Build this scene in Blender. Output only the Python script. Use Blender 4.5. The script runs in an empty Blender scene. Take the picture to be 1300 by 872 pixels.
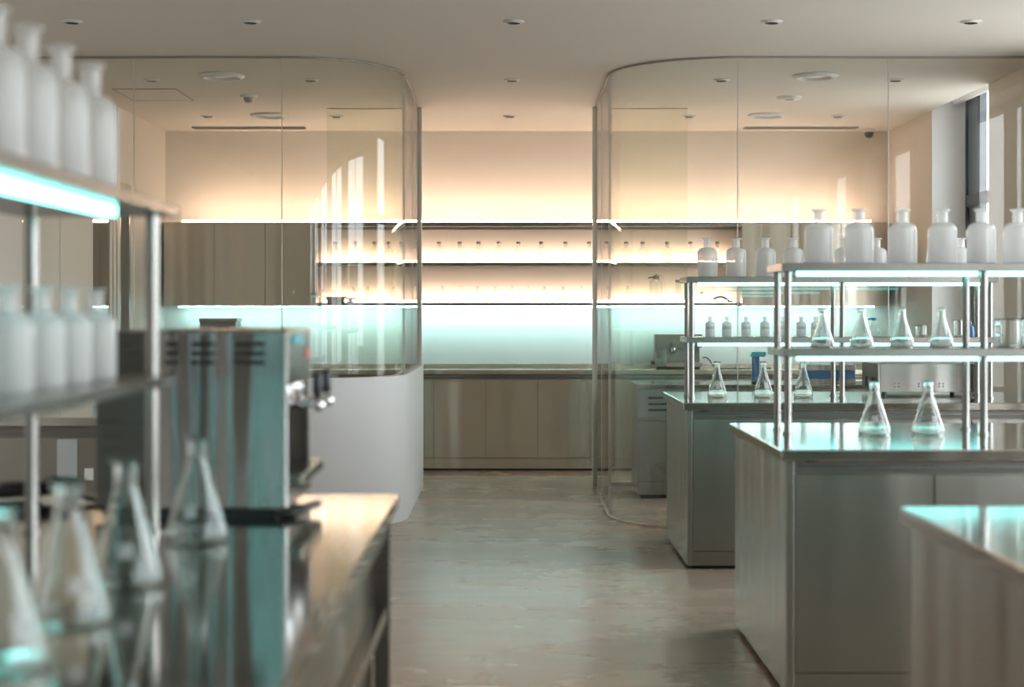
import bpy, bmesh, math, random
from mathutils import Vector, Matrix
random.seed(7)
PI = math.pi
sc = bpy.context.scene
C = sc.collection

# ------------------------------------------------------------------ constants
FPX, VX, VY, EYE = 1950.0, 645.0, 393.0, 1.40      # focal length in pixels, vanishing point, eye height
CEIL, TOPZ = 2.995, 0.90
XL, XR, YB, YF = -3.063, 3.394, 13.73, -3.6         # room
def X(px, d): return (px - VX) * d / FPX
def Z(py, d): return EYE - (py - VY) * d / FPX

# ------------------------------------------------------------------ materials
def new_mat(name):
    m = bpy.data.materials.new(name); m.use_nodes = True
    nt = m.node_tree; nt.nodes.clear()
    out = nt.nodes.new('ShaderNodeOutputMaterial')
    return m, nt, out
def node(nt, kind, **kw):
    n = nt.nodes.new(kind)
    for k, v in kw.items():
        if k in n.inputs: n.inputs[k].default_value = v
        else: setattr(n, k, v)
    return n
def principled(name, col, rough=0.5, metal=0.0, spec=0.5, noise=None, bump=None, coat=0.0, brushed=0.0):
    """noise=(scale xyz, colour amount, rough amount); bump=(scale xyz, strength, distance)"""
    m, nt, out = new_mat(name)
    b = node(nt, 'ShaderNodeBsdfPrincipled')
    b.inputs['Base Color'].default_value = (*col, 1)
    b.inputs['Roughness'].default_value = rough
    b.inputs['Metallic'].default_value = metal
    b.inputs['Specular IOR Level'].default_value = spec
    b.inputs['Coat Weight'].default_value = coat
    nt.links.new(b.outputs[0], out.inputs[0])
    if brushed:      # horizontal brushing: highlights smear vertically
        b.inputs['Anisotropic'].default_value = brushed
        tv = node(nt, 'ShaderNodeCombineXYZ'); tv.inputs[2].default_value = 1.0
        nt.links.new(tv.outputs[0], b.inputs['Tangent'])
    tc = node(nt, 'ShaderNodeTexCoord')
    if noise:
        mp = node(nt, 'ShaderNodeMapping'); mp.inputs['Scale'].default_value = noise[0]
        nt.links.new(tc.outputs['Object'], mp.inputs[0])
        n = node(nt, 'ShaderNodeTexNoise', Scale=1.0, Detail=5.0, Roughness=0.6)
        nt.links.new(mp.outputs[0], n.inputs['Vector'])
        mr = node(nt, 'ShaderNodeMapRange'); mr.inputs['From Min'].default_value = .25; mr.inputs['From Max'].default_value = .75
        mr.inputs['To Min'].default_value = 1 - noise[1]; mr.inputs['To Max'].default_value = 1 + noise[1]
        nt.links.new(n.outputs['Fac'], mr.inputs['Value'])
        mx = node(nt, 'ShaderNodeVectorMath', operation='SCALE'); mx.inputs[0].default_value = col
        nt.links.new(mr.outputs[0], mx.inputs['Scale'])
        nt.links.new(mx.outputs[0], b.inputs['Base Color'])
        if noise[2]:
            r = node(nt, 'ShaderNodeMapRange'); r.inputs['From Min'].default_value = .25; r.inputs['From Max'].default_value = .75
            r.inputs['To Min'].default_value = max(.02, rough - noise[2]); r.inputs['To Max'].default_value = rough + noise[2]
            nt.links.new(n.outputs['Fac'], r.inputs['Value']); nt.links.new(r.outputs[0], b.inputs['Roughness'])
    if bump:
        mp = node(nt, 'ShaderNodeMapping'); mp.inputs['Scale'].default_value = bump[0]
        nt.links.new(tc.outputs['Object'], mp.inputs[0])
        n = node(nt, 'ShaderNodeTexNoise', Scale=1.0, Detail=1.0)
        nt.links.new(mp.outputs[0], n.inputs['Vector'])
        bp = node(nt, 'ShaderNodeBump', Strength=bump[1], Distance=bump[2])
        nt.links.new(n.outputs['Fac'], bp.inputs['Height']); nt.links.new(bp.outputs[0], b.inputs['Normal'])
    return m
def emission(name, col, strength):
    m, nt, out = new_mat(name)
    e = node(nt, 'ShaderNodeEmission', Strength=strength); e.inputs['Color'].default_value = (*col, 1)
    nt.links.new(e.outputs[0], out.inputs[0]); return m
def schlick(nt, ior):
    # Schlick reflectance, the same on both faces of the sheet
    geo = node(nt, 'ShaderNodeNewGeometry'); dp = node(nt, 'ShaderNodeVectorMath', operation='DOT_PRODUCT')
    nt.links.new(geo.outputs['Normal'], dp.inputs[0]); nt.links.new(geo.outputs['Incoming'], dp.inputs[1])
    ab = node(nt, 'ShaderNodeMath', operation='ABSOLUTE'); nt.links.new(dp.outputs['Value'], ab.inputs[0])
    om = node(nt, 'ShaderNodeMath', operation='SUBTRACT', use_clamp=True); om.inputs[0].default_value = 1.0; nt.links.new(ab.outputs[0], om.inputs[1])
    pw = node(nt, 'ShaderNodeMath', operation='POWER'); pw.inputs[1].default_value = 5.0; nt.links.new(om.outputs[0], pw.inputs[0])
    f0 = ((ior-1)/(ior+1))**2
    f = node(nt, 'ShaderNodeMath', operation='MULTIPLY_ADD'); f.inputs[1].default_value = 1-f0; f.inputs[2].default_value = f0; nt.links.new(pw.outputs[0], f.inputs[0])
    return f
def pane_glass(name, tint, ior=1.45, rough=0.0):
    """sheet glass: clear transmission with a Fresnel reflection"""
    m, nt, out = new_mat(name)
    t = node(nt, 'ShaderNodeBsdfTransparent'); t.inputs[0].default_value = (*tint, 1)
    g = node(nt, 'ShaderNodeBsdfGlossy', Roughness=rough)
    f = schlick(nt, ior)
    x = node(nt, 'ShaderNodeMixShader')
    nt.links.new(f.outputs[0], x.inputs[0]); nt.links.new(t.outputs[0], x.inputs[1]); nt.links.new(g.outputs[0], x.inputs[2])
    nt.links.new(x.outputs[0], out.inputs[0]); return m
def frosted(name, col, transp=0.1, transl=0.5, rough=.3):
    m, nt, out = new_mat(name)
    d = node(nt, 'ShaderNodeBsdfDiffuse'); d.inputs[0].default_value = (*col, 1)
    t = node(nt, 'ShaderNodeBsdfTranslucent'); t.inputs[0].default_value = (*col, 1)
    x = node(nt, 'ShaderNodeMixShader'); x.inputs[0].default_value = transl
    nt.links.new(d.outputs[0], x.inputs[1]); nt.links.new(t.outputs[0], x.inputs[2])
    tr = node(nt, 'ShaderNodeBsdfTransparent')
    y = node(nt, 'ShaderNodeMixShader'); y.inputs[0].default_value = transp
    nt.links.new(x.outputs[0], y.inputs[1]); nt.links.new(tr.outputs[0], y.inputs[2])
    g = node(nt, 'ShaderNodeBsdfGlossy', Roughness=rough)
    f = schlick(nt, 1.4)
    z = node(nt, 'ShaderNodeMixShader')
    nt.links.new(f.outputs[0], z.inputs[0]); nt.links.new(y.outputs[0], z.inputs[1]); nt.links.new(g.outputs[0], z.inputs[2])
    nt.links.new(z.outputs[0], out.inputs[0]); return m
def real_glass(name, col, ior=1.45):
    m, nt, out = new_mat(name)
    g = node(nt, 'ShaderNodeBsdfGlass', Roughness=0.0, IOR=ior); g.inputs[0].default_value = (*col, 1)
    nt.links.new(g.outputs[0], out.inputs[0]); return m

STEEL = (.37, .35, .325)
M = {
 'wall':    principled('warm_white_plaster', (.78, .735, .675), .75, noise=((1.3, 1.3, 1.3), .02, 0)),
 'ceiling': principled('ceiling_paint', (.79, .76, .71), .8, noise=((.8, .8, .8), .015, 0)),
 'white':   principled('white_paint', (.82, .82, .825), .45),
 'floor':   principled('polished_concrete', (.385, .305, .23), .27, spec=.42, noise=((.9, 2.2, 1), .23, .025)),
 'steel':   principled('brushed_steel', STEEL, .27, 1.0, noise=((2, 2, 220), .03, 0), bump=((4.2, 4.2, .3), .45, .025), brushed=.95),
 'steelbright': principled('brushed_steel_brightened', (.66, .61, .53), .27, 1.0, noise=((2, 2, 220), .03, 0), bump=((4.2, 4.2, .3), .5, .025), brushed=.95),  # same brushed steel, base colour brightened to stand for reflected light
 'machine': principled('brushed_machine_steel', (.47, .455, .455), .25, 1.0, noise=((2, 2, 220), .03, 0), bump=((9, 9, .4), 1.0, .04), brushed=.93),
 'top':     principled('polished_steel_top', (.52, .51, .48), .10, 1.0, noise=((4, 60, 4), .03, 0)),
 'post':    principled('steel_tube', (.30, .29, .275), .24, 1.0, noise=((20, 20, 60), .03, .03)),
 'edge':    principled('satin_steel_shelf', (.30, .285, .26), .24, 1.0, noise=((6, 6, 90), .03, .03)),
 'chrome':  principled('chrome', (.85, .85, .86), .06, 1.0),
 'dsteel':  principled('dark_steel', (.20, .19, .175), .3, .9, noise=((3, 3, 120), .05, .05)),
 'dark':    principled('dark_void', (.02, .02, .02), .6),
 'black':   principled('black_plastic', (.018, .018, .02), .35),
 'postgrey': principled('light_grey_door_post', (.66, .64, .58), .4),
 'grey':    principled('grey_anodised', (.38, .37, .34), .4, .6),
 'bluegrey': principled('bluegrey_window_panel', (.16, .20, .26), .35),
 'frame':   principled('dark_window_frame', (.075, .085, .10), .4),
 'blue':    principled('blue_plastic', (.03, .14, .32), .4),
 'cyan':    principled('cyan_plastic', (.03, .38, .48), .35),
 'red':     principled('red_button', (.75, .10, .08), .4),
 'paper':   principled('white_paper', (.82, .82, .80), .7),
 'mark':    frosted('white_enamel_patch', (.85, .85, .85), .35, .4, .4),
 'brass':   principled('pale_brass_channel', (.62, .50, .38), .35, .8),
 'glass':   pane_glass('partition_glass', (.972, .98, .968)),
 'leaf':    pane_glass('sliding_door_glass', (.955, .968, .93)),
 'window':  pane_glass('window_glass', (.93, .95, .95)),
 'lab':     real_glass('laboratory_glass', (.975, .99, .985), 1.42),
 'labthin': pane_glass('thin_lab_glass', (.95, .96, .95), 1.5),
 'frost':   frosted('frosted_glass', (.90, .91, .905), .24, .60, .14),
 'frostclear': frosted('frosted_neck_glass', (.95, .96, .96), .60, .6, .12),
 'soft':    frosted('faint_clear_bottle_glass', (.97, .95, .92), .80, .65, .1),
 'label':   frosted('grey_etched_label', (.42, .42, .42), .25, .3, .5),
 'warm':    emission('warm_led', (1.0, .69, .49), 54.0),
 'warmlow': emission('warm_shelf_led', (1.0, .69, .49), 30.0),
 'teal':    emission('teal_led', (.50, .93, .95), 38.0),
 'tealbar': emission('teal_led_bar', (.26, .93, .91), 6.0),
 'diffuser': principled('lamp_diffuser_off', (.80, .76, .70), .4),
}

# ------------------------------------------------------------------ mesh builder
class MB:
    def __init__(s): s.bm = bmesh.new()
    def box(s, x0, x1, y0, y1, z0, z1):
        v = [s.bm.verts.new(p) for p in ((x0,y0,z0),(x1,y0,z0),(x1,y1,z0),(x0,y1,z0),(x0,y0,z1),(x1,y0,z1),(x1,y1,z1),(x0,y1,z1))]
        for f in ((0,3,2,1),(4,5,6,7),(0,1,5,4),(1,2,6,5),(2,3,7,6),(3,0,4,7)): s.bm.faces.new([v[i] for i in f])
        return s
    def lathe(s, prof, n=40, c=(0,0,0), close=True, axis='z'):
        rings = []
        def P(r, a, h):
            if axis == 'z': return (c[0]+r*math.cos(a), c[1]+r*math.sin(a), c[2]+h)
            if axis == 'x': return (c[0]+h, c[1]+r*math.cos(a), c[2]+r*math.sin(a))
            return (c[0]+r*math.sin(a), c[1]+h, c[2]+r*math.cos(a))
        for r, h in prof:
            if r < 1e-6: rings.append([s.bm.verts.new(P(0,0,h))])
            else: rings.append([s.bm.verts.new(P(r, 2*PI*k/n, h)) for k in range(n)])
        for a, b in zip(rings, rings[1:]):
            for k in range(n):
                k2 = (k+1) % n
                if len(a) == 1 and len(b) == 1: continue
                if len(a) == 1: s.bm.faces.new((a[0], b[k2], b[k]))
                elif len(b) == 1: s.bm.faces.new((a[k], a[k2], b[0]))
                else: s.bm.faces.new((a[k], a[k2], b[k2], b[k]))
        return s
    def cyl(s, c, r, h, n=24, axis='z'): return s.lathe([(0,0),(r,0),(r,h),(0,h)], n, c, axis=axis)
    def tube(s, pts, r, n=10):
        pts = [Vector(p) for p in pts]; rings = []
        for i, p in enumerate(pts):
            t = (pts[min(i+1, len(pts)-1)] - pts[max(i-1, 0)]).normalized()
            u = t.cross(Vector((0,0,1)))
            if u.length < 1e-3: u = t.cross(Vector((1,0,0)))
            u.normalize(); w = t.cross(u)
            rings.append([s.bm.verts.new(p + r*(math.cos(2*PI*k/n)*u + math.sin(2*PI*k/n)*w)) for k in range(n)])
        for a, b in zip(rings, rings[1:]):
            for k in range(n): s.bm.faces.new((a[k], a[(k+1)%n], b[(k+1)%n], b[k]))
        s.bm.faces.new(rings[0]); s.bm.faces.new(rings[-1][::-1]); return s
    def ribbon(s, inner, outer, z0, z1):
        """a wall following two parallel plan paths"""
        n = len(inner)
        V = [[s.bm.verts.new((p[0], p[1], z)) for p in path] for path, z in ((inner,z0),(outer,z0),(inner,z1),(outer,z1))]
        for i in range(n-1):
            for a, b in ((0,1),(1,3),(3,2),(2,0)):
                s.bm.faces.new((V[a][i], V[a][i+1], V[b][i+1], V[b][i]))
        for i in (0, n-1): s.bm.faces.new((V[0][i], V[1][i], V[3][i], V[2][i]))
        return s
    def prism(s, poly, y0, y1):
        """polygon in xz extruded along y"""
        a = [s.bm.verts.new((p[0], y0, p[1])) for p in poly]; b = [s.bm.verts.new((p[0], y1, p[1])) for p in poly]
        s.bm.faces.new(a); s.bm.faces.new(b[::-1]); n = len(poly)
        for i in range(n): s.bm.faces.new((a[i], b[i], b[(i+1)%n], a[(i+1)%n]))
        return s
    def build(s, name, mat, parent=None, loc=(0,0,0), smooth=False, bevel=0, seg=2):
        bmesh.ops.recalc_face_normals(s.bm, faces=s.bm.faces)
        me = bpy.data.meshes.new(name); s.bm.to_mesh(me); s.bm.free()
        me.materials.append(mat if not isinstance(mat, str) else M[mat])
        o = bpy.data.objects.new(name, me); C.objects.link(o); o.location = loc
        if parent: o.parent = parent
        if smooth:
            for p in me.polygons: p.use_smooth = True
            if smooth == 'auto':
                mod = o.modifiers.new('edge', 'EDGE_SPLIT'); mod.split_angle = math.radians(40)
        if bevel:
            b = o.modifiers.new('bevel', 'BEVEL'); b.width = bevel; b.segments = seg; b.limit_method = 'ANGLE'; b.angle_limit = math.radians(50)
        return o
def box(name, mat, b, parent=None, bevel=.002, kind=None):
    o = MB().box(*b).build(name, mat, parent, bevel=bevel)
    if kind: o['kind'] = kind
    return o
def tag(o, label, cat, group=None):
    o['label'] = label; o['category'] = cat
    if group: o['group'] = group
    return o
def thing(name, label, cat, loc=(0,0,0), rz=0, group=None):
    o = bpy.data.objects.new(name, None); C.objects.link(o); o.empty_display_size = .05
    o.location = loc; o.rotation_euler = (0,0,rz)
    return tag(o, label, cat, group)
def copy_tree(o, loc, label, group=None, rz=0):
    def cp(q, parent):
        c = q.copy(); C.objects.link(c)
        if parent: c.parent = parent
        for k in list(q.children): cp(k, c)
        return c
    r = cp(o, None); r.location = loc; r.rotation_euler = (0,0,rz); r['label'] = label
    if group: r['group'] = group
    return r
ORD = ['first','second','third','fourth','fifth','sixth','seventh','eighth','ninth','tenth','eleventh','twelfth','thirteenth','fourteenth','fifteenth','sixteenth','seventeenth','eighteenth','nineteenth','twentieth']
def placer(make, first_used={}):
    """first call builds, later calls copy"""
    st = {}
    def f(loc, label, cat, group, rz=0):
        if 'o' not in st:
            st['o'] = make(label, cat, group); st['o'].location = loc; st['o'].rotation_euler = (0,0,rz); return st['o']
        return copy_tree(st['o'], loc, label, group, rz)
    return f

# ------------------------------------------------------------------ camera
cam = bpy.data.cameras.new('camera'); co = bpy.data.objects.new('camera', cam); C.objects.link(co)
co.location = (0, 0, EYE); co.rotation_euler = (PI/2, 0, 0)
cam.sensor_width = 36; cam.sensor_fit = 'HORIZONTAL'; cam.lens = 36*FPX/1300
cam.shift_x = (650-VX)/1300; cam.shift_y = (VY-436)/1300
cam.clip_start = .05
cam.dof.use_dof = True; cam.dof.focus_distance = 10.2; cam.dof.aperture_fstop = 2.0
sc.camera = co

# ------------------------------------------------------------------ room shell
box('floor', 'floor', (XL-.3, XR+.6, YF-.3, YB+.3, -.15, 0), bevel=0, kind='structure')
box('ceiling', 'ceiling', (XL-.3, XR, YF-.3, YB+.3, CEIL, CEIL+.25), bevel=0, kind='structure')
box('wall_back', 'wall', (XL-.3, XR+.3, YB, YB+.25, 0, CEIL+.25), bevel=0, kind='structure')
PORTALS = []
def holed(name, mat, fixed, a0, a1, z0, z1, holes, axis):
    """a wall slab with rectangular window openings; axis x: slab spans y, axis y: slab spans x"""
    m = MB()
    def put(p, q, r, t):
        if q-p < 1e-4 or t-r < 1e-4: return
        if axis == 'x': m.box(fixed[0], fixed[1], p, q, r, t)
        else: m.box(p, q, fixed[0], fixed[1], r, t)
    c = a0
    for (h0, h1, b, t) in sorted(holes):
        put(c, h0, z0, z1); put(h0, h1, z0, b); put(h0, h1, t, z1); c = h1
    put(c, a1, z0, z1)
    o = m.build(name, mat); o['kind'] = 'structure'; return o
RW = [(-3.1, -1.2, .12, 2.9), (-.5, 1.4, .12, 2.9), (2.1, 4.0, .12, 2.9), (4.7, 6.6, .12, 2.9), (7.3, 9.2, .12, 2.9)]
NICHE = (10.85, 12.30, .30, 3.22)
holed('wall_right', 'wall', (XR, XR+.306), YF, YB+.25, 0, CEIL+.5, RW+[NICHE], 'x')
FW = []
holed('wall_front', principled('darkened_taupe_wall', (.15,.14,.125), .6), (YF-.25, YF), XL-.3, XR+.3, 0, CEIL+.25, FW, 'y')  # unseen wall, colour darkened so the steel reflects a dim rear
# left wall with a recessed doorway
DY0, DY1 = FPX*3.063/(VX-152), FPX*3.063/(VX-166)
DZ = Z(231, DY0)
PY0, PY1 = FPX*3.063/(VX-118), FPX*3.063/(VX-139.5)
holed('wall_left', 'wall', (XL-.3, XL), YF, YB+.25, 0, CEIL+.25, [(DY0, DY1, 0, DZ), (PY0, PY1, 0, 2.36)], 'x')
d = thing('door_1', '', '', (XL, DY0, 0)); del d['label']; del d['category']; d['kind'] = 'structure'
box('door_leaf', principled('greenish_grey_door', (.40,.40,.34), .5), (-.13, -.09, 0, DY1-DY0, 0, DZ), d, 0)
MB().box(-.09,-.002,.003,.045,0,DZ-.003).box(-.09,-.002,DY1-DY0-.045,DY1-DY0-.003,0,DZ-.003).box(-.09,-.002,.045,DY1-DY0-.045,DZ-.045,DZ-.003).build('door_frame', 'grey', d)
d = thing('door_2', '', '', (XL, PY0, 0)); del d['label']; del d['category']; d['kind'] = 'structure'
box('door_leaf', principled('polished_door', (.55,.52,.47), .04, 1.0), (-.03, -.006, 0, PY1-PY0, 0, 2.36), d, 0)
MB().cyl((.02,.07,1.02),.009,.30,12).cyl((-.006,.07,1.06),.006,.026,10,'x').cyl((-.006,.07,1.28),.006,.026,10,'x').build('door_handle','dsteel',d,smooth='auto')
for k, px in enumerate((76, 143, 148)):
    yy = FPX*3.063/(VX-px)
    box('trim_%d' % (k+1), 'grey' if k else 'wall', (XL, XL+.006, yy-.006, yy+.006, 0, CEIL), bevel=0, kind='structure')

def make_window(n, axis, fixed, a0, a1, z0, z1, inward):
    """frame, mullion and panes standing in a wall opening"""
    w = bpy.data.objects.new('window_%d' % n, None); C.objects.link(w); w['kind'] = 'structure'
    f = MB(); p = MB(); t = .05
    def put(m, u0, u1, v0, v1, e0, e1):
        if axis == 'x': m.box(e0, e1, u0, u1, v0, v1)
        else: m.box(u0, u1, e0, e1, v0, v1)
    e0, e1 = fixed
    for u0, u1, v0, v1 in ((a0,a0+t,z0,z1),(a1-t,a1,z0,z1),(a0+t,a1-t,z0,z0+t),(a0+t,a1-t,z1-t,z1),((a0+a1)/2-.025,(a0+a1)/2+.025,z0+t,z1-t)):
        put(f, u0, u1, v0, v1, e0, e1)
    f.build('window_frame', 'frame', w)
    em = (e0+e1)/2
    put(p, a0+t, a1-t, z0+t, z1-t, em-.004, em+.004); p.build('pane', 'window', w)
    # sky portal light in the opening: guides daylight sampling only
    L = bpy.data.lights.new('daylight_portal', 'AREA'); L.shape = 'RECTANGLE'; L.size = a1-a0; L.size_y = z1-z0
    o = bpy.data.objects.new('daylight_portal', L); C.objects.link(o); L.cycles.is_portal = True
    if axis == 'x': o.location = (e1+.03, (a0+a1)/2, (z0+z1)/2); o.rotation_euler = (PI/2, 0, PI/2)
    else: o.location = ((a0+a1)/2, e0-.03, (z0+z1)/2); o.rotation_euler = (PI/2, 0, 0)
    return w
n = 2
for h in RW: make_window(n, 'x', (XR+.20, XR+.28), *h, -1); n += 1
for h in FW: make_window(n, 'y', (YF-.22, YF-.14), *h, 1); n += 1
# the narrow window in the white niche of the right wall
a0, a1, z0, z1 = NICHE
w1 = bpy.data.objects.new('window_1', None); C.objects.link(w1); w1['kind'] = 'structure'
ym = FPX*3.70/(1249-VX)                    # where the blue grey panel ends
zr = Z(252, 11.9)
f = MB()
f.box(3.66,3.71,a1-.03,a1-.003,z0,z1-.05).box(3.66,3.71,a0+.003,a0+.04,z0,z1-.05).box(3.66,3.71,a0,a1,z0+.003,z0+.05).box(3.66,3.71,a0,a1,z1-.09,z1-.05)
f.box(3.655,3.71,a0+.04,a1-.03,zr-.04,zr+.05).box(3.655,3.71,ym-.05,ym,z0+.05,z1-.09)
f.build('window_frame','frame',w1)
box('side_panel','bluegrey',(3.675,3.70,ym,a1-.03,zr+.05,z1-.09),w1,0)
box('lower_panel','dsteel',(3.675,3.70,ym,a1-.03,z0+.05,zr-.04),w1,0)
box('pane','window',(3.683,3.69,a0+.04,ym-.05,z0+.05,z1-.09),w1,0)
L = bpy.data.lights.new('daylight_portal','AREA'); L.shape='RECTANGLE'; L.size=ym-a0; L.size_y=z1-z0; L.cycles.is_portal=True
o = bpy.data.objects.new('daylight_portal',L); C.objects.link(o); o.location=(3.74,(a0+ym)/2,(z0+z1)/2); o.rotation_euler=(PI/2,0,PI/2)
rb = thing('roller_blind','rolled-up white roller blind in the ceiling slot above the narrow window','blind',(3.58,(a0+a1)/2,3.075))
MB().cyl((0,-.68,0),.042,1.36,24,'y').build('blind_roll','white',rb,smooth='auto')
for v in (-.705,.6805): MB().box(-.01,.01,v,v+.0245,-.03,.14).build('bracket','grey',rb)
box('trim_9','white',(XR+.001,XR+.305,a1-.004,a1-.0005,z0,z1),bevel=0,kind='structure')

# ------------------------------------------------------------------ glass partitions with rounded corners
D0, DP = 9.68, 12.12
def path(side, cx, r, xs, off, y_end, x_start):
    """plan path wall -> front -> arc -> corridor side; off > 0 towards the viewer / corridor"""
    cy = D0 + r; pts = [(x_start, D0-off), (cx, D0-off)]
    for k in range(1, 25):
        a = PI/2*k/24; pts.append((cx - side*(r+off)*math.sin(a), cy - (r+off)*math.cos(a)))
    pts.append((cx - side*(r+off), y_end)); return pts
PART = {}
for side, cx, r, wallx, seam, nm in ((-1,-1.425,.72,XL,-2.357,'left'),(1,1.447,.757,XR,2.397,'right')):
    base = .965 if side < 0 else 0.012
    g = thing('glass_partition', 'frameless glass wall with rounded corner %s the doorway, %s' % (('left of','standing on a white half wall') if side<0 else ('right of','standing on the floor')), 'glass wall')
    h = .006
    xs = cx - side*r; cy = D0+r
    gp = lambda nm_, inner, outer: MB().ribbon(inner, outer, base, CEIL-.012).build(nm_, 'glass', g, smooth='auto')
    for u0, u1 in ((wallx-side*.004, seam+side*.002), (seam-side*.002, cx+side*.002)):
        gp('glass_panel', [(u0,D0+h),(u1,D0+h)], [(u0,D0-h),(u1,D0-h)])
    arc = lambda off: [(cx - side*(r+off)*math.sin(PI/2*k/32), cy-(r+off)*math.cos(PI/2*k/32)) for k in range(33)]
    gp('curved_glass_panel', arc(-h), arc(h))
    for u0, u1 in ((cy+.004, 11.27), (11.274, DP-.03)):
        gp('glass_panel', [(xs+side*h,u0),(xs+side*h,u1)], [(xs-side*h,u0),(xs-side*h,u1)])
    P = lambda off: path(side, cx, r, xs, off, DP-.03, wallx-side*.003)
    MB().ribbon(P(-.009), P(.009), CEIL-.012, CEIL-.0005).build('ceiling_channel', 'grey', g)
    if side > 0: MB().ribbon(P(-.016), P(.016), .0005, .012).build('floor_channel', 'brass', g)
    sl = MB()
    for u in (seam, cx): sl.box(u-.0025,u+.0025,D0-.0075,D0+.0075,base,CEIL-.012)
    for v in (cy+.002, 11.272): sl.box(xs-.0075,xs+.0075,v-.003,v+.003,base,CEIL-.012)
    sl.build('seal', 'postgrey', g)
    box('door_post', 'postgrey', (xs-.024, xs+.024, DP-.03, DP+.03, (base if side<0 else .001), CEIL-.001), g, .003)
    PART[side] = (cx, r, xs)
    # opened sliding leaf behind the post
    x0, x1 = sorted((xs+side*.03, xs+side*.03+side*.70))
    s = thing('sliding_glass_door', 'slid open clear glass door leaf parked behind the %s door post' % nm, 'glass door', ((x0+x1)/2, DP+.055, .002))
    hw = (x1-x0)/2
    box('leaf_glass', 'leaf', (-hw, hw, -.006, .006, .03, CEIL-.008), s, 0)
    MB().box(-hw,hw,-.012,.012,0,.03).build('bottom_rail','postgrey',s); MB().box(-hw,hw,-.008,.008,CEIL-.008,CEIL-.003).build('top_rail','postgrey',s)
cx, r, xs = PART[-1]
hw_ = MB().ribbon(path(-1,cx,r,xs,-.055,DP+.03,XL+.001), path(-1,cx,r,xs,.035,DP+.03,XL+.001), 0, .965).build('wall_low_left','white',smooth='auto')
hw_['kind'] = 'structure'

# ------------------------------------------------------------------ ceiling fittings
def mk_down(label, cat, group):
    t = thing('recessed_downlight', label, cat, group=group)
    MB().lathe([(.036,-.012),(.040,-.006),(.052,-.007),(.058,-.003),(.058,0),(.036,0)],32).build('trim_ring','white',t,smooth=True)
    MB().lathe([(0,-.002),(.037,-.002),(.037,-.0005),(0,-.0005)],32).build('lamp_lens','grey',t,smooth='auto')
    return t
down = placer(mk_down)
rows = [(27,(91,318,652,980,1233)),(101,(193,394,650,916,1137)),(147,(264,427,648,875,1064))]
nm = ['front row of ceiling lights','second row of ceiling lights','rear row of ceiling lights']
for (py, pxs), rn in zip(rows, nm):
    dd = FPX*(CEIL-EYE)/(VY-py)
    for k, px in enumerate(pxs):
        down((X(px,dd),dd,CEIL), '%s small round downlight from the left, %s' % (ORD[k], rn), 'ceiling light', 'small recessed downlights')
def mk_ring(label, cat, group):
    t = thing('round_ceiling_light', label, cat, group=group)
    MB().lathe([(.108,-.002),(.114,-.022),(.130,-.024),(.150,-.010),(.155,0),(.108,0)],48).build('trim_ring','white',t,smooth=True)
    MB().lathe([(0,-.012),(.06,-.011),(.092,-.004),(.092,-.001),(0,-.001)],48).build('diffuser','diffuser',t,smooth='auto')
    return t
ring = placer(mk_ring)
for px, py, lb in ((282,95.5,'large round ceiling light nearer the viewer, left side'),(342,145.5,'large round ceiling light near the left slot vent'),
                   (1035.5,95.5,'large round ceiling light nearer the viewer, right side'),(973.5,145.5,'large round ceiling light near the right slot vent')):
    dd = FPX*(CEIL-EYE)/(VY-py); ring((X(px,dd),dd,CEIL), lb, 'ceiling light', 'large round ceiling lights')
dd = FPX*(CEIL-EYE)/(VY-123)
t = thing('smoke_detector','flat white disc detector on the ceiling between the two right round lights','smoke detector',(X(1002,dd),dd,CEIL))
MB().lathe([(0,-.022),(.07,-.022),(.088,-.014),(.096,0),(0,0)],40).build('housing','white',t,smooth='auto')
MB().lathe([(0,-.026),(.03,-.026),(.034,-.0225),(0,-.0225)],24).build('sensor_cap','grey',t,smooth='auto')
dd = FPX*(CEIL-EYE)/(VY-121)
t = thing('smoke_detector','small domed white detector on the ceiling, left side','smoke detector',(X(316,dd),dd,CEIL))
MB().lathe([(0,-.018),(.062,-.018),(.066,0),(0,0)],32).build('base','white',t,smooth='auto')
MB().lathe([(0,-.056),(.025,-.052),(.036,-.04),(.04,-.0185),(0,-.0185)],32).build('sensor_dome','grey',t,smooth='auto')
dd = FPX*(CEIL-EYE)/(VY-163.5)
t = thing('ceiling_security_camera','small dark dome camera on the ceiling in the rear right corner','security camera',(X(1109,dd)-.04,dd,CEIL))
MB().lathe([(0,-.03),(.045,-.03),(.05,0),(0,0)],32).build('base','white',t,smooth='auto')
MB().lathe([(0,-.082),(.02,-.078),(.036,-.062),(.041,-.0305),(0,-.0305)],32).build('dome','black',t,smooth='auto')
dd = FPX*(CEIL-EYE)/(VY-161.5)
for p0, p1, sd in ((245,388,'left'),(945,1088,'right')):
    xc = X((p0+p1)/2,dd); hl = (X(p1,dd)-X(p0,dd))/2
    t = thing('slot_air_vent','long thin slot air vent in the ceiling near the back wall, %s side' % sd,'air vent',(xc,dd,CEIL))
    MB().box(-hl,hl,-.055,-.04,-.012,0).box(-hl,hl,.04,.055,-.012,0).box(-hl,-hl+.012,-.04,.04,-.012,0).box(hl-.012,hl,-.04,.04,-.012,0).box(-hl+.012,hl-.012,-.004,.004,-.010,0).build('vent_frame','grey',t)
    MB().box(-hl+.012,hl-.012,-.04,.04,-.003,-.0005).build('vent_slot','dark',t)
d2 = FPX*(CEIL-EYE)/(VY-127)
t = thing('ceiling_access_panel','flush square access hatch in the ceiling on the left','access panel',(X(207,d2),d2-.3,CEIL))
box('hatch','ceiling',(-.225,.225,-.3,.3,-.004,-.0005),t,.001)
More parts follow.
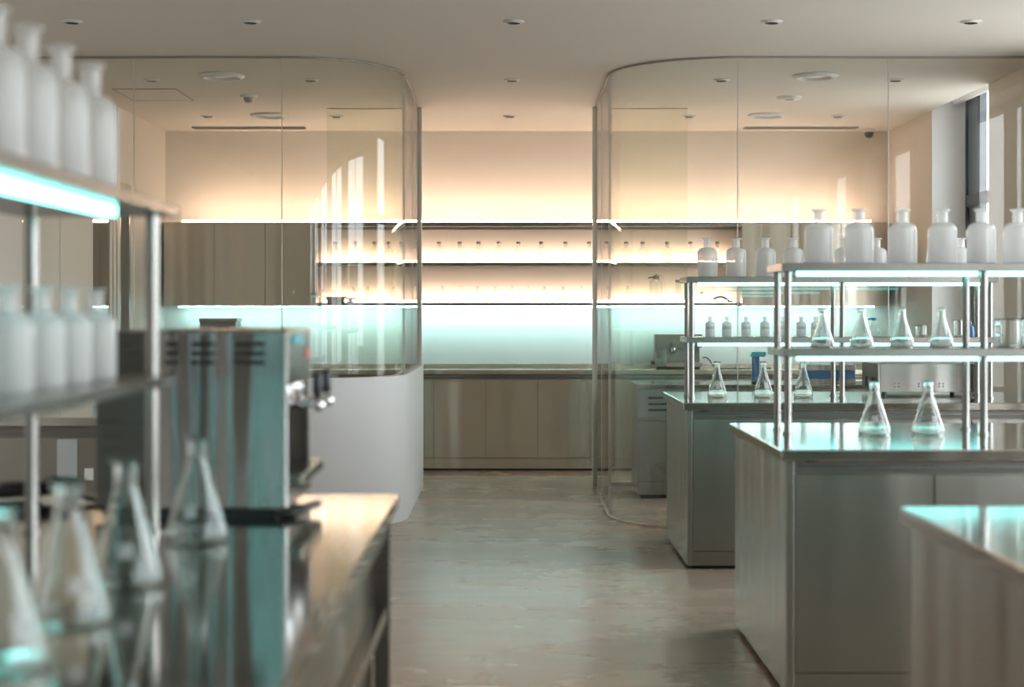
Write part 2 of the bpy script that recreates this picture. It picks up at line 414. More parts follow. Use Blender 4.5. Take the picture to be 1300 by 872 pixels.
MB().box(-.232,-.226,-.306,.306,-.005,-.0005).box(.226,.232,-.306,.306,-.005,-.0005).box(-.226,.226,.301,.306,-.005,-.0005).box(-.226,.226,-.306,-.301,-.005,-.0005).build('hatch_frame','grey',t)

# ------------------------------------------------------------------ back wall: base cabinets, worktop, wall cabinets, shelves
WF = YB - .38                      # base cabinet door face
CW = .4515
x_first = -.645 - 5*CW
edges = [XL+.004] + [x_first + CW*k for k in range(0, 14)]
edges = [e for e in edges if e < XR-.05] + [XR-.004]
ZB = .878
for k, (u0, u1) in enumerate(zip(edges, edges[1:])):
    if u1-u0 < .03: continue
    t = thing('base_cabinet','%s steel base cabinet from the left along the back wall' % ORD[k],'cabinet',((u0+u1)/2, YB, 0), group='steel base cabinets along the back wall')
    hw = (u1-u0)/2 - .0005
    box('carcass','steelbright',(-hw,hw,-.355,-.001,.105,ZB-.04),t,0)
    box('door','steelbright',(-hw+.0025,hw-.0025,-.38,-.357,.115,ZB-.10),t,.0015)
    MB().box(-hw,hw,-.362,-.356,ZB-.085,ZB-.062).box(-hw,hw,-.378,-.356,ZB-.056,ZB-.042).build('finger_rail','dsteel',t)  # darker steel stands for the shade in the finger groove
    box('plinth','steelbright',(-hw,hw,-.37,-.30,.018,.104),t,0)
    box('foot_gap_shade','dark',(-hw,hw,-.35,-.29,.001,.017),t,0)  # near-black block standing for the shade under the plinth
t = thing('back_worktop','long steel worktop with low upstand along the back wall','worktop',(0,YB,ZB-.04))
box('worktop','steelbright',(XL+.003,XR-.003,-.40,-.001,0.0005,.04),t,.003)
box('upstand','steelbright',(XL+.003,XR-.003,-.016,-.001,.04,.078),t,.002)

UF = YB-.30; UT, UB = Z(282, UF), Z(388, UF)
def upper(px0, px1, label):
    u0, u1 = X(px0,UF), X(px1,UF); hw = (u1-u0)/2-.001
    t = thing('mounted_wall_cabinet',label,'cabinet',((u0+u1)/2,YB,UB),group='steel wall cabinets')
    box('carcass','steelbright',(-hw,hw,-.28,-.001,0,UT-UB),t,0)
    box('door','steelbright',(-hw+.002,hw-.002,-.30,-.281,.001,UT-UB-.001),t,.0015)
for a,b,l in ((207.5,272,'leftmost steel wall cabinet, by the left wall'),(272,336.5,'second steel wall cabinet from the left wall'),(336.5,402,'steel wall cabinet just left of the lit open shelves'),
              (942,1005,'steel wall cabinet just right of the lit open shelves'),(1005,1068,'second steel wall cabinet from the right wall'),(1068,1126.5,'rightmost steel wall cabinet, by the right wall')):
    upper(a,b,l)
SX0, SX1 = X(403.0,UF), X(941.0,UF)
shelves = []
for nme, ya, yb, lab in (('top',282,287.2,'uppermost long shelf between the wall cabinets'),('mid',332.7,337.8,'middle long shelf on the back wall, holding capped bottles'),('low',384,388.3,'lowest long shelf on the back wall with teal light beneath')):
    zt, zb = Z(ya,UF), Z(yb,UF)
    t = thing('wall_shelf',lab,'shelf',((SX0+SX1)/2,YB,zb),group='long shelves on the back wall')
    hw = (SX1-SX0)/2-.001
    box('shelf_board','edge',(-hw,hw,-.30,-.001,0,zt-zb),t,.0015)
    if nme != 'top': box('light_strip','warmlow',(-hw+.02,hw-.02,-.085,-.065,zt-zb+.0005,zt-zb+.022),t,0)
    if nme == 'low': box('teal_light_strip','teal',(-hw+.02,hw-.02,-.17,-.14,-.014,-.0005),t,0)
    if nme == 'top': box('shelf_lip','grey',(-hw,hw,-.05,-.03,-.016,-.0005),t,0)
    shelves.append(zt)
# vertical end cheeks of the open shelves
for u, l in ((SX0,'left'),(SX1,'right')): pass
uS0, uS1 = X(230,UF), X(1107,UF)
t = thing('mounted_strip_light','warm light strip running along the tops of the wall cabinets','strip light',((uS0+uS1)/2,UF+.05,UT))
hw=(uS1-uS0)/2
box('channel','grey',(-hw,hw,-.012,.012,.0005,.004),t,0); box('led_strip','warm',(-hw,hw,-.009,.009,.0045,.020),t,0)
for p0,p1,l in ((223,401,'teal light strip under the left wall cabinets'),(944,1114,'teal light strip under the right wall cabinets')):
    u0,u1 = X(p0,UF),X(p1,UF); t = thing('mounted_strip_light',l,'strip light',((u0+u1)/2,UF+.14,UB)); hw=(u1-u0)/2
    box('channel','grey',(-hw,hw,-.018,.018,-.004,-.0005),t,0); box('led_strip','teal',(-hw,hw,-.015,.015,-.014,-.0045),t,0)

# ------------------------------------------------------------------ glassware
def bottle_profile(R, H, rn, neck_z, sh_z, rim):
    p = [(0,.0),(R*.90,.0),(R*.97,.003),(R,.010),(R,sh_z)]
    for k in range(1,9):
        a = PI/2*k/8; p.append((rn*1.05+(R-rn*1.05)*math.cos(a), sh_z+(neck_z-sh_z)*math.sin(a)))
    return p
def mk_bottle(R, H, name, label_band=False, cap=None, mat='frost', neckmat='frostclear'):
    def f(label, cat, group):
        t = thing(name, label, cat, group=group)
        rn = R*.37; neck_z = H*.75; sh_z = H*.60
        MB().lathe(bottle_profile(R,H,rn,neck_z,sh_z,0),40).build('body',mat,t,smooth=True)
        th = .004
        MB().lathe([(rn*1.05,neck_z),(rn,neck_z+.006),(rn*.98,H-.014*H/.22),(rn*1.02,H-.010*H/.22),(rn*1.34,H-.008*H/.22),(rn*1.42,H-.004*H/.22),(rn*1.36,H),(rn-th*.4,H),(rn-th,H-.01),(rn-th,neck_z+.004)],32).build('neck',neckmat,t,smooth=True)
        if cap: MB().lathe([(0,H+.0005),(rn*1.2,H+.0005),(rn*1.2,H+cap),(rn*1.0,H+cap+.003),(0,H+cap+.003)],20).build('cap','dsteel',t,smooth='auto')
        if label_band:
            m = MB(); n=16; ra=R+.0006
            A=[math.radians(-145+110*k/n) for k in range(n+1)]
            for z0,z1 in ((H*.50,H*.52),(H*.42,H*.47),(H*.37,H*.39)):
                lo=[m.bm.verts.new((ra*math.cos(a),ra*math.sin(a),z0)) for a in A]; hi=[m.bm.verts.new((ra*math.cos(a),ra*math.sin(a),z1)) for a in A]
                for k in range(n): m.bm.faces.new((lo[k],lo[k+1],hi[k+1],hi[k]))
            m.build('etched_label','label',t)
        return t
    return f
def flask_profile(R, H):
    th=.0022; rn=R*.30; nz=H*.76; rim=rn*1.28
    outer=[(0,.002),(R*.6,.0),(R*.90,.0),(R*.975,.004),(R,.012),(R*.985,.022)]
    outer+=[(R*.985+(rn-R*.985)*t_, .022+(nz-.022)*t_) for t_ in (.25,.5,.75,.9)]
    outer+=[(rn*1.02,nz*1.01),(rn,nz+.012),(rn,H-.012),(rn*1.08,H-.007),(rim,H-.004),(rim,H-.001)]
    inner=[(rim-.002,H),(rn-th*.6,H-.004),(rn-th,H-.012),(rn-th,nz+.012),(rn*1.02-th,nz*1.01)]
    inner+=[(R*.985+(rn-R*.985)*t_-th*1.1, .022+(nz-.022)*t_) for t_ in (.9,.75,.5,.25)]
    inner+=[(R*.985-th,.022),(R-th*1.5,.013),(R*.95-th,.006),(R*.6,.004),(0,.005)]
    return outer+inner
def mk_flask(R, H):
    def f(label, cat, group):
        t = thing('conical_flask', label, cat, group=group)
        MB().lathe(flask_profile(R,H),56).build('flask_glass','lab',t,smooth=True)
        m = MB(); n=6; nz=H*.76; rn=R*.30
        def rad(z): return R*.985+(rn-R*.985)*((z-.022)/(nz-.022))+.0006
        z0,z1=H*.25,H*.36
        A=[math.radians(-108+28*k/n) for k in range(n+1)]
        lo=[m.bm.verts.new((rad(z0)*math.cos(a),rad(z0)*math.sin(a),z0)) for a in A]; hi=[m.bm.verts.new((rad(z1)*math.cos(a),rad(z1)*math.sin(a),z1)) for a in A]
        for k in range(n): m.bm.faces.new((lo[k],lo[k+1],hi[k+1],hi[k]))
        m.build('white_marking_patch','mark',t)
        return t
    return f
def mk_beaker(R,H,name='beaker'):
    def f(label, cat, group):
        t = thing(name,label,cat,group=group)
        MB().lathe([(0,0),(R*.9,0),(R*.98,.004),(R,.012),(R,H-.008),(R*1.05,H-.002),(R*1.05,H),(R-.001,H-.001),(R-.0025,H-.010),(R-.0025,.012),(R*.9,.005),(0,.004)],48).build('beaker_glass','lab',t,smooth=True)
        m=MB()
        for k in range(5): m.tube([((R+.0004)*math.cos(a),(R+.0004)*math.sin(a),H*.25+H*.12*k) for a in [math.radians(-100+20*j/4) for j in range(5)]],.0006,5)
        m.build('graduation_marks','mark',t)
        return t
    return f

# capped bottles on the middle shelf, small ones on the lowest shelf
B1 = placer(mk_bottle(.041,.165,'capped_bottle',cap=.016,mat='soft',neckmat='soft'))
ds = YB-.20
mids = [425.7,451,475.4,493.6,509.6,524.4,557.3,583.6,607.4,632.9,657.9,687.2,717.7,747.8,774,795,816,847,876.5,910.5]
for k,px in enumerate(mids):
    B1((X(px,ds),ds,shelves[1]+.0002),'%s pale dark-capped bottle from the left on the middle back shelf' % ORD[k],'bottle','capped bottles on the middle back shelf')
B2 = placer(mk_bottle(.029,.142,'small_clear_bottle',mat='soft',neckmat='soft'))
lows = [448.6,467,483.5,499,514.8,561.6,585.8,606.1,627.8,649.8,670.2,691,715.2,739,770,797]
for k,px in enumerate(lows):
    B2((X(px,ds),ds,shelves[2]+.0002),'%s small clear bottle from the left on the lowest back shelf' % ORD[k],'bottle','small bottles on the lowest back shelf')
zs = shelves[2]+.0003
t = thing('instrument_tray','low grey metal tray of fittings at the left end of the lowest back shelf','tray',(X(427,ds),ds-.02,zs))
w_=(X(440,ds)-X(413.5,ds))/2
MB().box(-w_*.85,w_*.85,-.06,.06,0,.008).prism([(-w_*.8,.008),(w_*.8,.008),(w_*.95,.045),(-w_*.95,.045)],-.055,.055).build('tray','dsteel',t,bevel=.002)
MB().box(-w_*1.08,w_*1.02,-.06,.06,.046,.052).build('tray_rim','grey',t)
t = thing('metal_clamp','small grey metal clamp beside the tray on the lowest back shelf','clamp',(X(447.5,ds)-.01,ds-.07,zs))
MB().box(-.035,.03,-.02,.02,0,.012).box(-.02,.015,-.015,.015,.012,.03).build('clamp_body','dsteel',t,bevel=.003)
MB().cyl((-.045,0,.036),.006,.10,12,'x').build('clamp_screw','grey',t,smooth='auto')
t = thing('dispenser_jar','clear dispenser jar with dark tap cap on the lowest back shelf, right part','dispenser jar',(X(833,ds),ds,zs))
R_=.056
MB().lathe([(0,0),(R_,0),(R_,.19),(R_*.8,.205),(.028,.207),(.028,.20),(R_-.003,.185),(R_-.003,.004),(0,.004)],40).build('jar_glass','labthin',t,smooth='auto')
MB().lathe([(0,.2075),(.03,.2075),(.03,.236),(.018,.24),(0,.24)],24).cyl((0,0,.24),.006,.014,10).build('cap','dsteel',t,smooth='auto')
MB().tube([(-.028,0,.222),(-.045,0,.222),(-.068,0,.216)],.006).build('spout','black',t,smooth=True)
MB().tube([(.030,0,.235),(.05,0,.24),(.068,0,.21),(.08,0,.15),(.088,0,.09),(.094,0,.05)],.0035,8).build('hose','labthin',t,smooth=True)
t = thing('measuring_cylinder','slim dark-topped measuring cylinder on the lowest back shelf beside the dispenser jar','measuring cylinder',(X(861,ds),ds,zs))
MB().lathe([(0,0),(.034,0),(.034,.008),(.024,.012),(.022,.17),(.028,.175),(.026,.176),(.020,.17),(.020,.014),(0,.013)],32).build('cylinder_glass','labthin',t,smooth='auto')
MB().lathe([(0,.1765),(.024,.1765),(.028,.20),(0,.20)],20).build('stopper','dsteel',t,smooth='auto')
t = thing('drop_bottle','tiny clear bottle with dark cap near the right end of the lowest back shelf','bottle',(X(891,ds),ds,zs))
MB().lathe([(0,0),(.030,0),(.030,.055),(.012,.07),(.012,.078),(0,.078)],24).build('body','labthin',t,smooth='auto')
MB().lathe([(0,.0782),(.015,.0782),(.012,.094),(0,.094)],16).build('cap','dsteel',t,smooth='auto')
t = thing('rubber_hose','dark curled rubber hose lying at the right end of the lowest back shelf','hose',(X(918,ds),ds-.04,zs))
MB().tube([(-.09,0,.030),(-.06,-.01,.045),(-.02,0,.052),(.02,.02,.036),(.05,.01,.010),(.075,-.03,.010),(.06,-.07,.010),(.02,-.08,.010)],.0095).build('hose','black',t,smooth=True)

# ------------------------------------------------------------------ islands
def island(label, x0, x1, y0, y1, zt, doors, left_first=None, name='lab_island', group='steel islands'):
    """carcass with end panels, door fronts facing the viewer, worktop slab"""
    t = thing(name,label,'island counter',(x0,y0,0),group=group)
    W, D = x1-x0, y1-y0; o_=.022
    box('carcass','steel',(o_,W-o_,o_+.022,D-o_,.022,zt-.042),t,.002)
    box('worktop','top',(0,W,0,D,zt-.041,zt),t,.004)
    box('corner_stile','steel',(o_,o_+.028,o_,o_+.0215,.022,zt-.042),t,.002)
    u = o_+.03; k=0
    while u < W-o_-.1:
        v = min(u+doors, W-o_)
        box('door','steel',(u+.0025,v-.0025,o_,o_+.0215,.100,zt-.094),t,.0015); u=v; k+=1
    MB().box(o_+.03,W-o_,o_+.010,o_+.0215,zt-.088,zt-.066).box(o_+.03,W-o_,o_+.002,o_+.0215,zt-.060,zt-.045).build('finger_rail','dsteel',t)  # groove shade put in as darker steel
    box('plinth','steel',(o_+.03,W-o_,o_+.004,o_+.0215,.022,.096),t,0)
    box('foot_gap_shade','dark',(o_+.03,W-o_-.03,o_+.03,D-o_-.03,.001,.0215),t,0)  # solid dark block painted as the shadow gap at the floor
    return t
AY0, AY1, AX = 5.48, 6.77, .975
BY0, BY1, BX = 8.25, 9.375, .943
island('near steel island with two conical flasks on it, right of the aisle', AX, 3.30, AY0, AY1, TOPZ, .50)
island('steel island just in front of the right glass wall', BX, 3.30, BY0, BY1, TOPZ, .50)
island('nearest steel island, cut off by the lower right corner of the photo', .995, 3.30, 2.62, 3.90, TOPZ, .50)
# bench behind the right glass
d1 = 1950/171.5; d2_ = d1+.58
t = thing('under_counter_unit','low steel counter with slotted drawer standing behind the right glass wall','counter',(.955,d1,0))
W=1.95; zt=.845; D=d2_-d1
box('worktop','top',(0,W,0,D,zt-.03,zt),t,.003)
box('carcass','steel',(.006,W-.01,.024,D-.01,.03,zt-.031),t,.002)
box('door','steel',(.016,.36,.004,.0235,.13,zt-.27),t,.0015); box('door','steel',(.364,.95,.004,.0235,.13,zt-.05),t,.0015); box('door','steel',(.954,W-.012,.004,.0235,.13,zt-.05),t,.0015)
dr = box('vented_drawer','steel',(.016,.36,.004,.0235,zt-.265,zt-.05),t,.0015)
MB().box(.085,.33,.001,.0038,zt-.105,zt-.092).box(.085,.33,.001,.0038,zt-.15,zt-.137).box(.085,.33,.001,.0038,zt-.195,zt-.182).build('slot','dark',dr)
box('plinth','steel',(.01,W-.012,.006,.0235,.03,.126),t,0); box('foot_gap_shade','dark',(.03,W-.03,.03,D-.03,.001,.029),t,0)  # the near-black block stands in for shade below the plinth
t = island('taupe-fronted island at the far left behind the foreground bench', -3.04, -1.25, 7.10, 8.0, TOPZ, .62, name='lab_island', group='steel islands')
# light panel and niche in it
xa,xb = X(73,7.12),X(98,7.12)
t2 = box('appliance_panel', principled('pale_blue_grey_panel',(.50,.54,.55),.4), (xa+3.04,xb+3.04,.008,.0205,.34,.80), t, .002)
box('hanging_paper','paper',(X(106,7.1)+3.04,X(117,7.1)+3.04,.016,.021,Z(610,7.1),Z(595,7.1)),t,0)

# ------------------------------------------------------------------ racks over the islands
def rack(label, L, D, posts, loc, rz=0, zs=(.345,.685), shelf_t=.032, led_from=.075, led_y=(.062,.062)):
    """origin: left end of the front edge at worktop height; runs along +x, depth along +y"""
    t = thing('bench_rack',label,'shelf rack',loc,rz,'two tier steel racks')
    for px in posts:
        for py in (.05, D-.05):
            MB().lathe([(0,0),(.021,0),(.021,.006),(.0150,.008),(.0150,zs[1]-shelf_t-.0005),(0,zs[1]-shelf_t-.0005)],24,(px,py,0)).build('post','post',t,smooth='auto')
    for z, ly in zip(zs, led_y):
        s = box('shelf','edge',(0,L,0,D,z-shelf_t,z),t,.002)
        for a,b in zip(posts,posts[1:]):
            a_ = led_from if (a==posts[0] and rz==0) else a+.018
            b = L-led_from+.018 if (rz and b==posts[-1]) else b
            MB().box(a_,b-.018,ly,ly+.028,z-shelf_t-.018,z-shelf_t-.0005).build('led_bar','tealbar',s)
    return t
RD=.34
RA=(1.087,6.10,TOPZ); RB=(1.002,8.625,TOPZ); RC=(1.26,3.10,TOPZ)
rack('two tier rack on the near steel island holding large frosted bottles', 1.70, RD, (.033,.817,1.60), RA)
rack('two tier rack on the island by the glass wall, farther one', 1.755, RD, (.036,.885,1.72), RB)
rack('two tier rack on the nearest right island, outside the right edge', 1.70, RD, (.033,.817,1.60), RC)
# left rack runs along the bench towards the viewer; its lit front edge faces the aisle
LX, LY1, LY0 = -.748, 3.50, -1.70  # unseen length past the viewer added so its LEDs tint the espresso machine
rack('blurred two tier rack on the foreground bench at the left edge', LY1-LY0, .37, (.06,1.32,2.58,3.84,5.145), (LX,LY0,TOPZ), PI/2, zs=(.355,.735), shelf_t=.024, led_from=.32, led_y=(.20,.062))

ZA1, ZA2 = TOPZ+.345+.0003, TOPZ+.685+.0003
ya = 6.27
BIG = placer(mk_bottle(.0575,.225,'frosted_reagent_bottle'))
for k,px in enumerate((1039.4,1090.5,1145.5,1196.3,1245.4,1292)):
    BIG((X(px,ya),ya,ZA2),'%s large frosted bottle from the left on top of the near right rack' % ORD[k],'bottle','large frosted bottles on the near right rack')
yb=8.80
for k,px in enumerate((898,934.5,971.7,1007.3,1034.5,1072,1113,1150,1189,1220)):
    BIG((X(px,yb),yb,ZA2),'%s large frosted bottle from the left on top of the farther right rack' % ORD[k],'bottle','large frosted bottles on the farther right rack')
SM = placer(mk_bottle(.027,.114,'small_frosted_bottle',label_band=True))
for k,px in enumerate((901.3,922.6,947,971,993,1017,1035.5)):
    SM((X(px,yb),yb,ZA1),'%s small labelled frosted bottle from the left on the farther rack' % ORD[k],'bottle','small frosted bottles on the farther rack')
F5 = placer(mk_flask(.048,.162)); F10 = placer(mk_flask(.0645,.214)); F9 = placer(mk_flask(.056,.203))
for k,px in enumerate((1043.6,1093.5,1144.8,1195)):
    F5((X(px,ya-.02),ya-.02,ZA1),'%s conical flask from the left on the near rack lower shelf' % ORD[k],'flask','conical flasks on the near rack lower shelf',rz=.2*k)
BK = placer(mk_beaker(.048,.117))
for k,px in enumerate((1278,1311)):
    BK((X(px,ya),ya,ZA1),('left glass beaker on the near rack lower shelf','right glass beaker on the near rack, cut by the frame')[k],'beaker','beakers on the near rack')
for k,px in enumerate((1109.7,1177.8)):
    F10((X(px,6.16),6.16,TOPZ+.0003),'%s large conical flask on the near island worktop' % ('left','right')[k],'flask','large flasks on the near island',rz=-.1+.5*k)
for k,px in enumerate((910.4,969,1019.8)):
    F9((X(px,8.76),8.76,TOPZ+.0003),'%s conical flask from the left on the farther island worktop' % ORD[k],'flask','flasks on the farther island',rz=.3*k)
# glassware at the right end of the farther rack
t = thing('round_flask','round bulb flask with dark blue stopper on the farther rack lower shelf','flask',(X(1110,yb),yb,ZA1))
prof=[(0,.002),(.012,0)]+[(.036*math.sin(a),.036-.036*math.cos(a)) for a in [PI*k/16 for k in range(3,14)]]+[(.012,.078),(.012,.092)]
MB().lathe(prof,32).build('bulb_glass','labthin',t,smooth=True)
MB().lathe([(0,.0925),(.016,.0925),(.013,.108),(0,.108)],16).tube([(0,0,.1),(-.02,0,.103),(-.035,0,.098)],.005).build('stopper','blue',t,smooth='auto')
BK2 = placer(mk_beaker(.033,.066)); BK2((X(1169,yb),yb,ZA1),'short clear beaker on the farther rack lower shelf','beaker','beakers on the farther rack')
BK3 = placer(mk_beaker(.029,.096)); BK3((X(1216.5,yb),yb,ZA1),'tall clear beaker near the right end of the farther rack','beaker','beakers on the farther rack')
t = thing('wash_bottle','slim dark blue bottle at the right end of the farther rack lower shelf','bottle',(X(1234,yb)-.004,yb,ZA1))
MB().lathe([(0,0),(.016,0),(.016,.05),(.007,.062),(0,.062)],20).build('body','blue',t,smooth='auto')
MB().tube([(0,0,.062),(0,0,.08),(-.012,0,.088)],.003,8).build('nozzle','grey',t,smooth=True)

# ------------------------------------------------------------------ equipment on the right
t = thing('steel_heating_bath','wide brushed steel bench appliance with slotted side on the farther island','appliance',(2.155,8.958,TOPZ))
W,D,H_=.585,.395,.185
box('housing','steel',(.012,W,.0,D,.018,H_),t,.003)
sd = box('vented_side_panel','edge',(0,.0115,.0,D,.018,H_),t,.002)
for r_ in range(2):
    m=MB()
    for k in range(4): m.box(-.0015,-.0002,.07+.16*r_+.022*k,.078+.16*r_+.022*k,.045,.10)
    m.build('vent_slot','dark',sd)
m=MB()
for u in (.10,.24,.36,.50):
    for du in (0,.022):
        for dz in (.052,.068): m.cyl((u+du,-.003,dz),.0045,.0028,12,'y')
m.build('screw','dsteel',t,smooth='auto')
m=MB()
for u in (.05,W-.05):
    for v in (.05,D-.05): m.cyl((u,v,0),.014,.0175,16)
m.build('rubber_foot','black',t,smooth='auto')
# blue banded appliance on the low counter behind the glass
t = thing('blue_banded_appliance','flat grey appliance with a dark blue front band behind the farther rack','appliance',(2.22,d1+.06,.845))
box('base_section','edge',(0,.37,0,.30,.001,.042),t,.003); box('blue_band','blue',(.005,.365,.003,.297,.0425,.098),t,.004); box('lid','steel',(0,.37,0,.30,.0985,.145),t,.006)
t = thing('handheld_scanner','small blue topped gadget on a stand on the low counter behind glass','device',(X(963,d1+.2),d1+.2,.845))
k_=(d1+.2)/FPX
box('base','black',(-.05,.05,-.04,.04,.0005,.015),t,.003)
MB().box(-.048,.004,-.02,.02,.0155,.20).build('stand','blue',t,bevel=.004)
MB().prism([(-.062,.21),(-.055,.2005),(.045,.2005),(.055,.225),(.05,.238),(-.05,.238)],-.03,.03).build('head','cyan',t,bevel=.005)
MB().box(.012,.046,-.012,.012,.0155,.15).build('grey_handle','grey',t,bevel=.003)
# coffee machine on the rear worktop
dm = YB-.36
t = thing('coffee_machine','small boxy steel coffee machine on the back worktop behind the right glass','coffee machine',(X(831,dm),dm,ZB))
W=X(891.5,dm)-X(831,dm); H_=(466-421)*dm/FPX; D=.30
box('back_body','steel',(.02,W-.01,.10,D,.025,H_-.004),t,.003)
box('head','steel',(0,W,0,.099,H_*.62,H_),t,.004)
box('left_column','edge',(0,.10,.0,.099,.025,H_*.615),t,.003)
box('drip_tray','grey',(.10,W,-.02,.099,.025,.06),t,.003)
MB().cyl((.145,-.004,H_*.70),.014,.004,16,'y').cyl((W-.06,-.004,H_*.88),.016,.004,16,'y').build('dial','black',t,smooth='auto')
MB().lathe([(0,0),(.03,0),(.03,.035),(0,.035)],20,(.165,.045,H_*.615-.036)).lathe([(0,0),(.03,0),(.03,.035),(0,.035)],20,(.32,.045,H_*.615-.036)).build('group_head','chrome',t,smooth='auto')
MB().tube([(.165,.02,H_*.53),(.165,-.07,H_*.50)],.011).tube([(.32,.02,H_*.53),(.32,-.07,H_*.50)],.011).build('portafilter_handle','black',t,smooth=True)
box('window_panel','dsteel',(.018,.058,-.003,-.0003,.10,H_*.55),t,.001)
MB().box(.02,W-.02,.02,D-.02,.0005,.0245).build('feet','black',t)
MB().cyl((-.028,.05,H_*.20),.016,.0275,16,'x').build('steam_knob','black',t,smooth='auto')
t = thing('power_cable','black cable trailing from the coffee machine along the back worktop','cable',(X(894,dm),dm+.1,ZB))
MB().tube([(.0,0,.10),(.03,0,.105),(.06,0,.08),(.09,-.01,.03),(.13,-.02,.006),(.25,-.01,.006),(.42,0,.006),(.60,.02,.006)],.0055,10).build('cable','black',t,smooth=True)
t = thing('dark_appliance','small dark box appliance on the back worktop under the left cabinets','appliance',(X(275,dm),dm+.05,ZB))
zt_=Z(404,dm)-ZB; w_=(X(299,dm)-X(253,dm))/2
box('body','dsteel',(-w_,w_,0,.25,.001,zt_-.03),t,.004); box('lid','edge',(-w_-.005,w_+.012,-.008,.255,zt_-.0295,zt_),t,.003)
box('display_window','black',(-w_+.05,w_-.05,-.004,-.0003,zt_*.55,zt_*.85),t,.001)

# ------------------------------------------------------------------ foreground bench on the left
EX, EY = -.297, 4.167
t = thing('work_bench','foreground steel work bench with open side frame, lower left of the photo','work bench',(EX,EY,0))
L_, Wd = 6.2, 1.20     # runs towards the viewer, and to the left
box('worktop','top',(-Wd,0,-L_,0,TOPZ-.036,TOPZ),t,.004)
for u in (-.062,-Wd+.022):
    for v in (-.062,-L_+.02): box('leg','dsteel',(u,u+.042,v,v+.042,.001,TOPZ-.0365),t,.002)  # dark steel puts the shade on the facing sides into the colour
MB().box(-.060,-.025,-L_+.063,-.063,TOPZ-.105,TOPZ-.066).box(-.060,-.025,-L_+.063,-.063,.575,.612).box(-.060,-.025,-L_+.063,-.063,.16,.195).build('side_rail','edge',t,bevel=.002)
for k in range(7):
    v1=-.07-k*.866; v0=v1-.852
    box('drawer_front','steel',(-.075,-.055,v0,v1,.618,TOPZ-.112),t,.002)
    box('lower_panel','steel',(-.085,-.065,v0,v1,.20,.57),t,.002)
box('back_panel','dsteel',(-Wd+.07,-Wd+.085,-L_+.07,-.07,.05,TOPZ-.05),t,0)

# espresso machine, seen from its side
ME = 3.69; mx0, mx1 = X(118,ME), X(365,ME)
mz = Z(420,ME)-TOPZ
t = thing('espresso_machine','big blurred steel espresso machine on the foreground bench, seen from the side','espresso machine',(mx1,ME,TOPZ))
W=mx1-mx0; ws=X(365,ME)-X(203,ME)
sidep = box('side_panel','machine',(-ws,0,0,.012,.022,mz),t,.004)
m=MB()
for u0,u1 in ((X(210,ME),X(228,ME)),(X(242,ME),X(272,ME)),(X(297,ME),X(336,ME))):
    for z in (437,448.5,460):
        za=Z(z,ME)-TOPZ; m.box(u0-mx1,u1-mx1,-.004,-.0003,za-.005,za+.005)
m.build('side_vent','dark',sidep)
box('panel_seam','dark',(X(254,ME)-mx1,X(259,ME)-mx1,-.003,-.0003,Z(650,ME)-TOPZ,mz-.008),sidep,0)
box('rear_housing','dsteel',(-W,-ws-.002,.02,.43,.022,mz-.002),t,.004)  # dark steel stands for the dark reflection on this rear part
zh=Z(491,ME)-TOPZ; MD=.44
box('side_panel','steel',(-ws,0,MD-.012,MD,.022,mz),t,.004)
box('control_head','edge',(-ws+.01,-.001,.0125,MD-.0125,zh,mz+.003),t,.004)
box('brew_recess','dsteel',(-ws+.01,-.075,.0125,MD-.0125,.022,zh-.0005),t,0)
box('base','dsteel',(-.0745,-.001,.0125,MD-.0125,.022,Z(619,ME)-TOPZ),t,.003)
box('drip_tray','edge',(-.070,.036,.0135,MD-.0135,Z(618,ME)-TOPZ,Z(603,ME)-TOPZ),t,.005)
box('status_light','red',(-.0005,.003,.34,.375,1.273-TOPZ,1.299-TOPZ),t,.001)
box('blue_display','cyan',(-.0005,.003,.09,.26,1.316-TOPZ,1.336-TOPZ),t,0)
for k,(yy) in enumerate((.12,.31)):
    MB().lathe([(0,0),(.032,0),(.034,.01),(.034,.030),(0,.030)],24,(-.036,yy,zh-.031)).build('group_head','chrome',t,smooth='auto')
    MB().lathe([(0,0),(.014,0),(.033,.010),(.036,.026),(0,.026)],24,(-.036,yy,zh-.058)).tube([(-.01,yy,zh-.046),(.025,yy,zh-.050),(.050,yy,zh-.044)],.009).build('portafilter','chrome',t,smooth='auto')
    MB().lathe([(0,0),(.010,.002),(.013,.016),(.012,.056),(.008,.063),(0,.063)],16,(.057,yy,1.182-TOPZ)).build('lever_handle','black',t,smooth='auto')
    MB().lathe([(0,-.017),(.012,-.012),(.018,0),(.012,.012),(0,.017)],20,(.060,yy-.003,1.164-TOPZ)).build('chrome_knob','chrome',t,smooth=True)
MB().box(-W+.03,-.03,.02,.10,.0005,.0215).box(-W+.03,-.03,.30,.38,.0005,.0215).build('foot_rail','black',t)
t = thing('black_tamper','black tool lying against the espresso machine base on the bench','tool',(X(374,3.74),3.72,TOPZ))
MB().tube([(-.03,-.05,.0105),(.02,-.01,.014),(.055,.05,.026)],.010).build('handle','black',t,smooth=True)
t = thing('power_cable','black cable coil on the far left end of the foreground bench','cable',(-1.33,4.02,TOPZ))
pts=[]
for k in range(60):
    a=2*PI*k/18; rr=.075+.012*math.sin(k*.7); pts.append((rr*math.cos(a)*1.2+.0022*k, rr*math.sin(a)*.6, .010+.0007*k))
pts += [(.20,-.03,.02),(.26,-.05,.010),(.31,-.10,.010),(.33,-.2,.010)]
MB().tube(pts,.0085,8).build('cable','black',t,smooth=True)

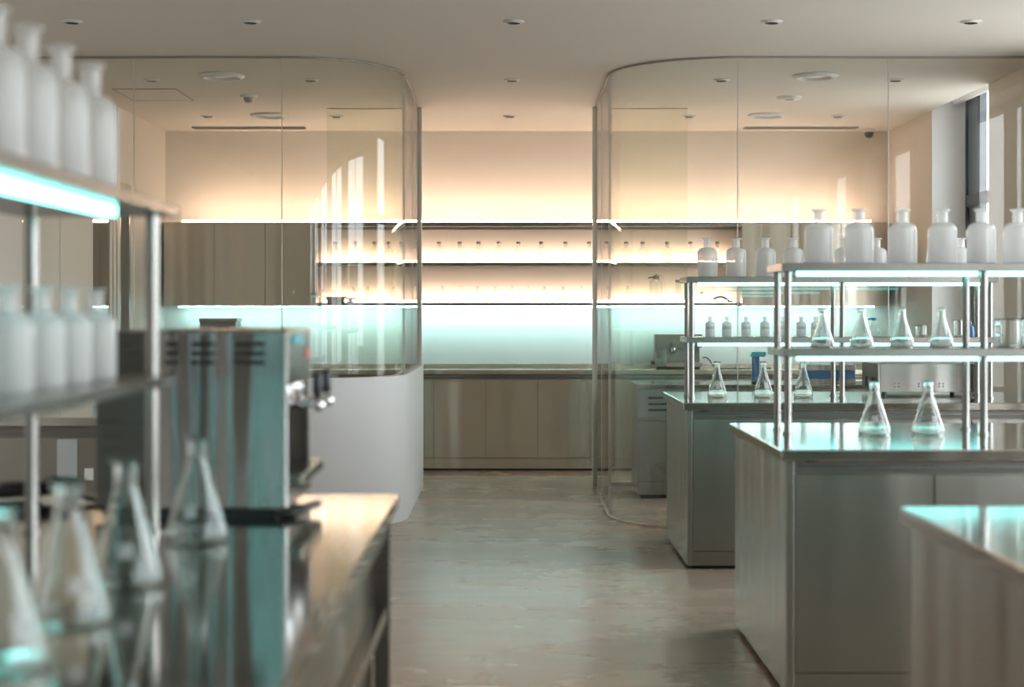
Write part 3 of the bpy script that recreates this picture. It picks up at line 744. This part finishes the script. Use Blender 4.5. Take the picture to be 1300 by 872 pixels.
FB = placer(mk_flask(.0685,.226))
for k,(px,dd,l) in enumerate(((250,3.32,'blurred conical flask nearest the espresso machine on the foreground bench'),(160,2.79,'second blurred conical flask from the espresso machine on the bench'),
                    (86,2.44,'third blurred conical flask from the espresso machine on the bench'),(0,2.13,'blurred conical flask at the left edge of the foreground bench'))):
    FB((X(px,dd),dd,TOPZ+.0003),l,'flask','conical flasks on the foreground bench',rz=.3*k)
BL = placer(mk_bottle(.054,.262,'frosted_reagent_bottle'))
for k,(px,dd) in enumerate(((118,3.11),(77,2.90),(36,2.70),(-3,2.52))):
    BL((-.845,dd,TOPZ+.735+.0003),'%s large blurred frosted bottle from the far end, left rack top shelf' % ORD[k],'bottle','large frosted bottles on the left rack')
BS = placer(mk_bottle(.043,.186,'frosted_reagent_bottle'))
for k,px in enumerate((121,88,53,10)):
    BS((-.85,FPX*.85/(VX-px),TOPZ+.355+.0003),'%s smaller blurred frosted bottle from the far end, left rack lower shelf' % ORD[k],'bottle','smaller frosted bottles on the left rack')

# ------------------------------------------------------------------ daylight and colour management
w = bpy.data.worlds.new('overcast_sky'); sc.world = w; w.use_nodes = True
nt = w.node_tree; nt.nodes.clear()
bg = node(nt,'ShaderNodeBackground',Strength=10.0)
wt = node(nt,'ShaderNodeTexCoord'); wz = node(nt,'ShaderNodeSeparateXYZ'); nt.links.new(wt.outputs['Generated'],wz.inputs[0])
wr = node(nt,'ShaderNodeMapRange'); wr.inputs['From Min'].default_value=-.06; wr.inputs['From Max'].default_value=.06; nt.links.new(wz.outputs['Z'],wr.inputs['Value'])
wm = node(nt,'ShaderNodeMixRGB'); wm.inputs[1].default_value=(.40,.39,.37,1); wm.inputs[2].default_value=(.93,.96,1.0,1)
nt.links.new(wr.outputs[0],wm.inputs[0]); nt.links.new(wm.outputs[0],bg.inputs[0])
ow = node(nt,'ShaderNodeOutputWorld'); nt.links.new(bg.outputs[0],ow.inputs[0])
vs = sc.view_settings
sc.display_settings.display_device = 'sRGB'
vs.view_transform='Standard'; vs.look='None'; vs.exposure=0.08; vs.gamma=1.0; vs.use_curve_mapping=False
cy_ = sc.cycles
cy_.max_bounces=14; cy_.diffuse_bounces=5; cy_.glossy_bounces=6; cy_.transmission_bounces=12; cy_.transparent_max_bounces=40
cy_.sample_clamp_indirect=6.0; cy_.caustics_reflective=False; cy_.caustics_refractive=True; cy_.blur_glossy=.3
